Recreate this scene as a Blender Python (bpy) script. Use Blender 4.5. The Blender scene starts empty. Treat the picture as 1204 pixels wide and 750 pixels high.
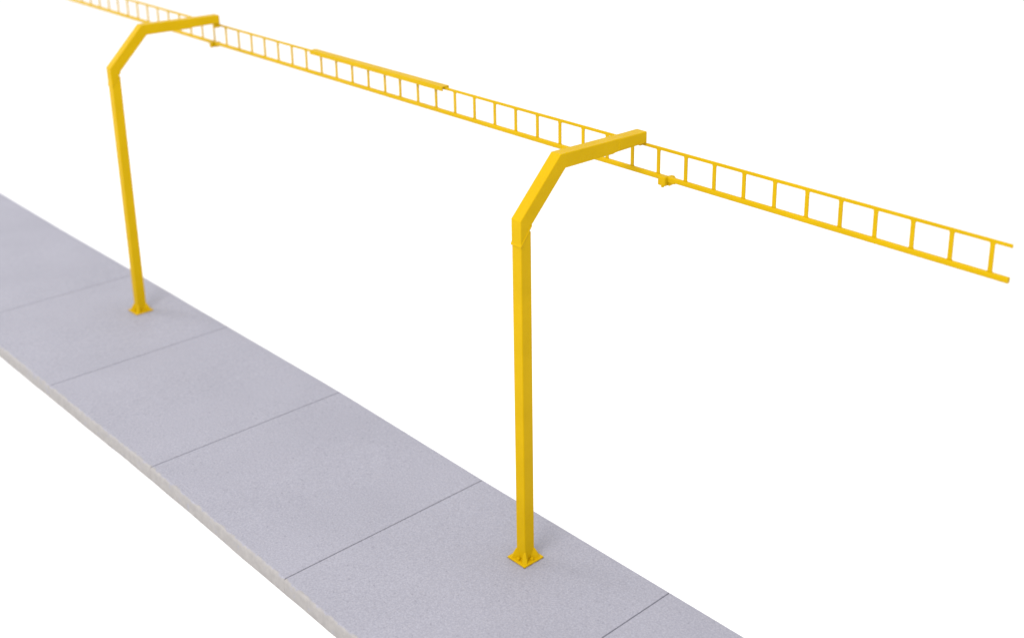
import bpy, bmesh, math, random
from mathutils import Vector, Matrix
random.seed(7)
S = bpy.context.scene
C = bpy.context.collection

# ------------------------------------------------------------------ helpers
def link(name, bm, mat, parent=None, smooth=False):
    bmesh.ops.recalc_face_normals(bm, faces=bm.faces)
    me = bpy.data.meshes.new(name)
    bm.to_mesh(me); bm.free()
    for m in (mat if isinstance(mat, (list, tuple)) else [mat]):
        me.materials.append(m)
    if smooth:
        for p in me.polygons: p.use_smooth = True
    o = bpy.data.objects.new(name, me)
    C.objects.link(o)
    if parent: o.parent = parent
    return o

def thing(name, label, cat, loc, group=None):
    o = bpy.data.objects.new(name, None)
    o.empty_display_size = .1
    C.objects.link(o); o.location = loc
    o['label'] = label; o['category'] = cat
    if group: o['group'] = group
    return o

def box(bm, c, s, bev=0.0, seg=2):
    r = bmesh.ops.create_cube(bm, size=1)
    vs = r['verts']
    for v in vs:
        v.co = Vector((c[0]+v.co.x*s[0], c[1]+v.co.y*s[1], c[2]+v.co.z*s[2]))
    if bev:
        es = list({e for v in vs for e in v.link_edges})
        bmesh.ops.bevel(bm, geom=es, offset=bev, segments=seg, profile=.5, affect='EDGES')

def prism(bm, poly, axis, a, b, bev=0.0, seg=2):
    """extrude a 2-D polygon along axis ('x' or 'y') from a to b"""
    def P(p, t):
        return Vector((t, p[0], p[1])) if axis == 'x' else Vector((p[0], t, p[1]))
    A = [bm.verts.new(P(p, a)) for p in poly]
    B = [bm.verts.new(P(p, b)) for p in poly]
    n = len(poly)
    fs = [bm.faces.new(A), bm.faces.new(B[::-1])]
    for i in range(n):
        fs.append(bm.faces.new((A[i], B[i], B[(i+1) % n], A[(i+1) % n])))
    if bev:
        es = list({e for f in fs for e in f.edges})
        bmesh.ops.bevel(bm, geom=es, offset=bev, segments=seg, profile=.5, affect='EDGES')

def sweep(bm, pts, prof):
    """closed profile (y,z offsets) carried along a list of points running in x"""
    rings = [[bm.verts.new((p[0], p[1]+q[0], p[2]+q[1])) for q in prof] for p in pts]
    n = len(prof)
    for r0, r1 in zip(rings, rings[1:]):
        for i in range(n):
            bm.faces.new((r0[i], r0[(i+1) % n], r1[(i+1) % n], r1[i]))
    bm.faces.new(rings[0]); bm.faces.new(rings[-1][::-1])

def rprof(w, h, c):
    w /= 2; h /= 2
    return [(-w+c, -h), (w-c, -h), (w, -h+c), (w, h-c), (w-c, h), (-w+c, h), (-w, h-c), (-w, -h+c)]

# ------------------------------------------------------------------ materials
def nodes(name):
    m = bpy.data.materials.new(name); m.use_nodes = True
    nt = m.node_tree
    return m, nt, nt.nodes['Principled BSDF']

def noise(nt, vec, scale, detail=3, rough=.55):
    n = nt.nodes.new('ShaderNodeTexNoise')
    n.inputs['Scale'].default_value = scale; n.inputs['Detail'].default_value = detail
    n.inputs['Roughness'].default_value = rough
    nt.links.new(vec, n.inputs['Vector'])
    return n.outputs['Fac']

def ramp(nt, fac, stops):
    r = nt.nodes.new('ShaderNodeValToRGB')
    e = r.color_ramp.elements
    while len(e) < len(stops): e.new(.5)
    for i, (p, c) in enumerate(stops):
        e[i].position = p; e[i].color = (*c, 1)
    nt.links.new(fac, r.inputs['Fac'])
    return r.outputs['Color']

def mix(nt, fac, a, b, kind='MIX'):
    m = nt.nodes.new('ShaderNodeMix'); m.data_type = 'RGBA'; m.blend_type = kind
    for sock, v in ((m.inputs[0], fac), (m.inputs[6], a), (m.inputs[7], b)):
        if hasattr(v, 'links'): nt.links.new(v, sock)
        elif isinstance(v, (int, float)): sock.default_value = v
        else: sock.default_value = (*v, 1)
    return m.outputs[2]

def math_(nt, op, a, b):
    m = nt.nodes.new('ShaderNodeMath'); m.operation = op
    for s, v in ((m.inputs[0], a), (m.inputs[1], b)):
        if hasattr(v, 'links'): nt.links.new(v, s)
        else: s.default_value = v
    return m.outputs[0]

def bump(nt, bsdf, h, strength, dist):
    b = nt.nodes.new('ShaderNodeBump')
    b.inputs['Strength'].default_value = strength; b.inputs['Distance'].default_value = dist
    nt.links.new(h, b.inputs['Height']); nt.links.new(b.outputs['Normal'], bsdf.inputs['Normal'])

# moulded yellow plastic
YEL, nt, b = nodes('yellow_plastic')
gm = nt.nodes.new('ShaderNodeNewGeometry').outputs['Position']
base = ramp(nt, noise(nt, gm, 9, 4), [(.3, (.490, .306, .0018)), (.7, (.530, .332, .0024))])
nt.links.new(base, b.inputs['Base Color'])
b.inputs['Roughness'].default_value = .42
b.inputs['Specular IOR Level'].default_value = .045
b.inputs['Subsurface Weight'].default_value = .08
b.inputs['Subsurface Radius'].default_value = (.02, .012, .002)
b.inputs['Subsurface Scale'].default_value = .3
hh = math_(nt, 'ADD', noise(nt, gm, 35, 2), math_(nt, 'MULTIPLY', noise(nt, gm, 260, 2), .25))
bump(nt, b, hh, .35, .003)

SHD, nt, b = nodes('brown_shade')  # dark brown standing in for shade under the base plates
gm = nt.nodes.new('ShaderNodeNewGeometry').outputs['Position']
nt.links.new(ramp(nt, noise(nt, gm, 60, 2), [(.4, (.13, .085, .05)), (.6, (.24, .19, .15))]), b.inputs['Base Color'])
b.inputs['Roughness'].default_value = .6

# grey moulded concrete-look paving
PAV, nt, b = nodes('grey_paving')
ge = nt.nodes.new('ShaderNodeNewGeometry')
pos = ge.outputs['Position']
sp = nt.nodes.new('ShaderNodeSeparateXYZ'); nt.links.new(pos, sp.inputs[0])
soft = ramp(nt, noise(nt, pos, 2.2, 4), [(.3, (.268, .264, .309)), (.7, (.290, .285, .333))])
grain = ramp(nt, noise(nt, pos, 130, 3, .75), [(.30, (.85, .85, .86)), (.5, (1, 1, 1)), (.70, (1.18, 1.18, 1.17))])
top = mix(nt, 1.0, soft, grain, 'MULTIPLY')
spk = ramp(nt, noise(nt, pos, 75, 1), [(.27, (.72, .71, .72)), (.32, (1, 1, 1))])
top = mix(nt, .6, top, mix(nt, 1.0, top, spk, 'MULTIPLY'))
side = ramp(nt, noise(nt, pos, 26, 5, .65), [(.3, (.270, .254, .252)), (.7, (.345, .326, .318))])
# the grey skin gives way to the beige core along the worn near edge
worn = math_(nt, 'ADD', sp.outputs['Y'], math_(nt, 'MULTIPLY', math_(nt, 'SUBTRACT', noise(nt, pos, 22, 4, .6), .5), .042))
mr = nt.nodes.new('ShaderNodeMapRange')
mr.inputs['From Min'].default_value = .0035; mr.inputs['From Max'].default_value = .0095
nt.links.new(worn, mr.inputs['Value'])
nt.links.new(mix(nt, mr.outputs['Result'], side, top), b.inputs['Base Color'])
b.inputs['Roughness'].default_value = .62
b.inputs['Specular IOR Level'].default_value = .3
bump(nt, b, noise(nt, pos, 170, 3, .7), .5, .0022)

# white paper sweep
PAP, nt, b = nodes('white_paper')
gm = nt.nodes.new('ShaderNodeNewGeometry').outputs['Position']
nt.links.new(ramp(nt, noise(nt, gm, .6, 2), [(.3, (.815, .815, .815)), (.7, (.83, .83, .83))]), b.inputs['Base Color'])
b.inputs['Roughness'].default_value = .9
b.inputs['Specular IOR Level'].default_value = .1

# ------------------------------------------------------------------ the slightly warped strip of paving
W, T = .91539, .0613
ZK = [(-12, -.03), (-7, -.03), (-5, -.02338), (-4, -.00959), (-3, -.00103), (-2, .01034), (-1, -.0022), (0, -.00146), (2, -.001), (12, -.001)]
def zlin(x):
    for (a, za), (c, zc) in zip(ZK, ZK[1:]):
        if a <= x <= c: return za + (zc-za)*(x-a)/(c-a)
    return ZK[0][1] if x < 0 else ZK[-1][1]
def zs(x):
    return sum(zlin(x+d) for d in (-.12, -.06, 0, .06, .12))/5

def wob(x, o): return .0009*math.sin(x*9.7+o)+.0006*math.sin(x*23.1+o*2)+random.uniform(-.0004, .0004)
bm = bmesh.new()
stations = []
x = -7.0
while x < 2.001:
    if abs(x-round(x)) > .012: stations.append((x, 0))
    x += .025
G = .0030
for k in range(-4, 2):
    stations += [(k-G, 0), (k-G*.55, 1), (k+G*.55, 1), (k+G, 0)]
stations.sort()
rings = []
for x, g in stations:
    j, jz, jb = wob(x, 0), wob(x, 5)*.5, wob(x, 11)*.8
    d = .005 if g else 0; iy = .0012 if g else 0
    z = zs(x)
    pr = [(.0006+jb+iy, -T), (0+j+iy, -.010+jz), (.0022+j+iy, -.0038+jz-d*.3), (.0080+j, 0-d), (.03, -d), (W-.03, -d), (W-.004, -d), (W-iy, -.004-d*.5), (W-iy, -T)]
    rings.append([bm.verts.new((x, y, z+q)) for y, q in pr])
for r0, r1 in zip(rings, rings[1:]):
    for i in range(9):
        bm.faces.new((r0[i], r0[(i+1) % 9], r1[(i+1) % 9], r1[i]))
bm.faces.new(rings[0]); bm.faces.new(rings[-1][::-1])
pav = link('pavement', bm, PAV)
pav['kind'] = 'structure'

# white surface that follows the underside of the strip
bm = bmesh.new()
xs = [-90, -40, -20, -12] + [-11+.25*i for i in range(0, 81)] + [12, 20, 40, 90]
ys = [-90, -20, -2, 0, W, 3, 20, 90]
grid = [[bm.verts.new((x, y, zs(x)-T-.001)) for y in ys] for x in xs]
for a, c in zip(grid, grid[1:]):
    for i in range(len(ys)-1):
        bm.faces.new((a[i], a[i+1], c[i+1], c[i]))
bg = link('white_ground', bm, PAP, smooth=True)
bg['kind'] = 'structure'

# ------------------------------------------------------------------ support posts
BX, BY, SEP = -.49868, .69153, 3.00427
H1, Y2, H2, Y3, H3 = 1.29467, .16823, 1.471, .57756, 1.46541

def make_post():
    t = thing('support_post', '', 'post', (BX, BY, zs(BX)), 'yellow bent-arm posts carrying the ladder truss')
    # pole: square tube, faintly tapered
    bm = bmesh.new()
    box(bm, (0, 0, .5), (1, 1, 1))
    for v in bm.verts:
        w = .0456 if v.co.z < .5 else .0460
        z = .004 if v.co.z < .5 else H1-.035
        v.co = Vector((math.copysign(w/2, v.co.x), math.copysign(w/2, v.co.y), z))
    bmesh.ops.bevel(bm, geom=list(bm.edges), offset=.0032, segments=3, profile=.5, affect='EDGES')
    link('pole', bm, YEL, t)
    # base plate
    bm = bmesh.new()
    box(bm, (0, 0, .0035), (.092, .092, .007), .0016)
    bp = link('base_plate', bm, YEL, t)
    for sx, sy in ((1, 1), (1, -1), (-1, 1), (-1, -1)):
        bm = bmesh.new()
        d = Vector((sx, sy, 0)).normalized(); n = Vector((-d.y, d.x, 0))
        def q(r, w, z): return bm.verts.new(d*r + n*w + Vector((0, 0, z)))
        A = [q(.0515, -.0082, .006), q(.0515, .0082, .006), q(.020, .0140, .006), q(.020, -.0140, .006)]
        M = [q(.0455, -.0075, .017), q(.0455, .0075, .017), q(.020, .0110, .020), q(.020, -.0110, .020)]
        B = [q(.0335, -.0026, .041), q(.0335, .0026, .041), q(.020, .0048, .043), q(.020, -.0048, .043)]
        bm.faces.new(A[::-1]); bm.faces.new(B)
        for L, U in ((A, M), (M, B)):
            for i in range(4): bm.faces.new((L[i], L[(i+1) % 4], U[(i+1) % 4], U[i]))
        bmesh.ops.bevel(bm, geom=list(bm.edges), offset=.0014, segments=2, profile=.5, affect='EDGES')
        link('gusset', bm, YEL, bp)
    for k in range(4):
        bm = bmesh.new()
        bmesh.ops.create_cone(bm, segments=10, radius1=.0070, radius2=.0058, depth=.010, cap_ends=True, matrix=Matrix.Rotation(k*math.pi/2, 4, 'Z') @ Matrix.Translation((0, .0345, .0105)))
        link('bolt', bm, YEL, bp)
    # added dark pad, paints in the shadow gap round the foot
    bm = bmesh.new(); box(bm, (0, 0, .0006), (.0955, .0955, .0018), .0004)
    link('shadow_pad', bm, SHD, t)
    # bent arm, one moulding slipped over the top of the pole
    a = .0242
    c1 = Vector((0, H1)); c2 = Vector((Y2, H2)); c3 = Vector((Y3+.002, H3))
    d1 = (c2-c1).normalized(); d2 = (c3-c2).normalized(); up = Vector((0, 1))
    def miter(p, u, v):
        n = Vector((-u.y, u.x)); m = Vector((-v.y, v.x)); b_ = (n+m).normalized()
        return b_/b_.dot(n)
    m1 = miter(c1, up, d1); m2 = miter(c2, d1, d2)
    n3 = Vector((-d2.y, d2.x))
    out = [Vector((-a, H1-.082)), c1+m1*a, c2+m2*a, c3+n3*a-d2*.010, c3+n3*(a-.007)]
    inn = [c3-n3*(a-.006), c3-n3*(a-.006)-d2*.148, c3-n3*(a+.002)-d2*.168, c2-m2*a, c1-m1*a, Vector((a, H1-.012)), Vector((a*.55, H1-.030)), Vector((-a*.1, H1-.070)), Vector((-a*.55, H1-.081))]
    bm = bmesh.new()
    prism(bm, [(p.x, p.y) for p in out+inn], 'x', -a+.0004, a-.0004, .0030, 3)
    link('arm', bm, YEL, t)
    bm = bmesh.new()
    y0, y1 = Y3-.142, Y3+.0028
    box(bm, (0, (y0+y1)/2, H3+.0038), (2*a+.0014, y1-y0, 2*a-.0062), .0034, 3)
    link('arm_tip', bm, YEL, t)
    # slanting lip of the sleeve where it ends on the pole
    bm = bmesh.new()
    box(bm, (0, 0, 0), (2*a+.0036, 2*a+.0036, .0085), .0024)
    for v in bm.verts:
        v.co.z += H1-.047+v.co.y/a*.031 - .006*(1-min(1, abs(v.co.x)/a)**2)*(1 if v.co.y < 0 else 0)
    link('sleeve_lip', bm, YEL, t)
    # small nub at the back of the sleeve joint
    bm = bmesh.new(); box(bm, (.006, a+.0015, H1-.018), (.018, .005, .009), .0014)
    link('lug', bm, YEL, t)
    return t

def dup(root, loc):
    r = root.copy(); C.objects.link(r); r.location = loc
    for ch in list(root.children):
        c = ch.copy(); C.objects.link(c); c.parent = r
        for g in ch.children:
            d = g.copy(); C.objects.link(d); d.parent = c
    return r

post = make_post()
post['label'] = 'larger yellow post in front, its foot on the paving right of centre'
far = dup(post, (BX-SEP, BY, zs(BX-SEP)))
far['label'] = 'smaller yellow post farther back, at the left end of the paving'

# ------------------------------------------------------------------ ladder truss
TY, TZ, BYT, BZ, DYY, DZZ, S0, DS, GAP, QA = 1.26833, 1.44155, 1.2659, 1.33922, -.00809, .00608, .86288, .12779, -.01497, .00019
def tp(s): return Vector((s, TY+s*DYY, TZ+s*DZZ+QA*(s+2)**2))
def bp_(s): return Vector((s, BYT+s*DYY, BZ+s*DZZ+QA*(s+2)**2))
def rs(i): return S0-i*DS-(GAP if i > 22 else 0)
ORG = Vector((BX, TY, BZ))
truss = thing('ladder_truss', 'long thin yellow ladder truss hanging under both post arms', 'truss', ORG)
LAST = 54
def stn(a, b_, n=60): return [a+(b_-a)*i/n for i in range(n+1)]
bm = bmesh.new(); sweep(bm, [tp(s)-ORG for s in stn(rs(LAST)-.06, S0+.060)], rprof(.0056, .0118, .0014)); link('top_chord', bm, YEL, truss)
bm = bmesh.new(); sweep(bm, [bp_(s)-ORG for s in stn(rs(LAST)-.06, S0+.060)], rprof(.0160, .0180, .0034)); link('bottom_chord', bm, YEL, truss)
for i in range(LAST+1):
    s = rs(i)
    p0 = bp_(s)-ORG; p1 = tp(s)-ORG
    w, dpt = .0062, .0018          # half sizes
    za, zb = p0.z+.0068, p1.z-.0042
    g = .0065
    poly = [(-w-g, za), (w+g, za), (w+g*.3, za+g*.35), (w, za+g), (w, zb-g), (w+g*.3, zb-g*.35), (w+g, zb), (-w-g, zb), (-w-g*.3, zb-g*.35), (-w, zb-g), (-w, za+g), (-w-g*.3, za+g*.35)]
    bm = bmesh.new()
    ym = (p0.y+p1.y)/2
    jx = random.uniform(-.0007, .0007)
    prism(bm, [(p0.x+jx+a, b_) for a, b_ in poly], 'y', ym-dpt, ym+dpt, .0010, 1)
    link('rung', bm, YEL, truss)
# inverted channel laid over the top chord where the two lengths meet
sa, sb = -2.640, -1.628
bm = bmesh.new()
wd, fl, th = .0190, .0200, .0052
ch = [(-wd, .0105-fl), (-wd+th, .0105-fl), (-wd+th, .0105-th), (wd-th, .0105-th), (wd-th, .0105-fl), (wd, .0105-fl), (wd, .0090), (wd-.0015, .0105), (-wd+.0015, .0105), (-wd, .0090)]
sweep(bm, [tp(s)-ORG+Vector((0, 0, 0)) for s in stn(sa, sb, 20)], ch)
link('splice_channel', bm, YEL, truss)
# clips hanging on the bottom chord
for s, k in ((-.378, 1.0), (-3.600, .85)):
    bm = bmesh.new()
    p = bp_(s)-ORG
    box(bm, (p.x-.002, p.y-.013, p.z-.007), (.034*k, .020, .034*k), .004)
    box(bm, (p.x+.001, p.y-.018, p.z-.026*k), (.010, .008, .008), .002)
    rr = bmesh.ops.create_cone(bm, segments=8, radius1=.0185*k, radius2=.0165*k, depth=.026, cap_ends=True)
    R = Matrix.Translation((p.x+.014, p.y+.010, p.z-.007)) @ Matrix.Rotation(-math.pi/2, 4, 'X') @ Matrix.Rotation(math.pi/8, 4, 'Z')
    for v in rr['verts']: v.co = R @ v.co
    box(bm, (p.x+.030, p.y+.001, p.z-.003), (.034, .0190, .0205), .005)
    link('chord_clip', bm, YEL, truss)

# hanger blocks between arm ends and the top chord
for t in (post, far):
    x0 = t.location.x; tz = tp(x0).z
    bm = bmesh.new()
    zt = H3-.017 - 0; zb = tz - t.location.z - .002
    box(bm, (0, min(tp(x0).y-BY-.004, Y3-.003), (zt+zb)/2), (.020, .028, abs(zt-zb)+.004), .002)
    link('hanger', bm, YEL, t)

# ------------------------------------------------------------------ light
wd_ = bpy.data.worlds.new('World'); S.world = wd_; wd_.use_nodes = True
bgN = wd_.node_tree.nodes['Background']
bgN.inputs['Color'].default_value = (1, 1, 1, 1); bgN.inputs['Strength'].default_value = 1.2

def area(name, loc, target, size, power, col=(1, 1, 1)):
    L = bpy.data.lights.new(name, 'AREA'); L.shape = 'DISK'; L.size = size; L.energy = power; L.color = col
    o = bpy.data.objects.new(name, L); C.objects.link(o); o.location = loc
    o.rotation_euler = (Vector(target)-Vector(loc)).to_track_quat('-Z', 'Y').to_euler()
    return o
area('softbox_lamp', (.9, -5.2, 7.2), (-1.6, .6, .4), 4.6, 520, (1, .985, .965))
area('added_fill_lamp', (-8.5, -2.5, 4.5), (-5, .5, 0), 3.0, 190, (1, 1, 1))  # added lamp, lifts the brightness of the far paving

# ------------------------------------------------------------------ camera
cam = bpy.data.cameras.new('camera'); co = bpy.data.objects.new('camera', cam); C.objects.link(co)
co.location = (2.37049, -1.86214, 2.71617); co.rotation_mode = 'XYZ'; co.rotation_euler = (1.25816, -.00492, .787)
cam.sensor_fit = 'HORIZONTAL'; cam.sensor_width = 36
cam.lens = 1458.604/1204*36
cam.shift_x = -90.832/1204; cam.shift_y = -176.9955/1204
cam.clip_start = .05; cam.clip_end = 400
cam.dof.use_dof = True; cam.dof.focus_distance = 4.35; cam.dof.aperture_fstop = 1.35
S.camera = co
S.view_settings.view_transform = 'Standard'; S.view_settings.look = 'None'; S.view_settings.exposure = 0
S.render.engine = 'CYCLES'
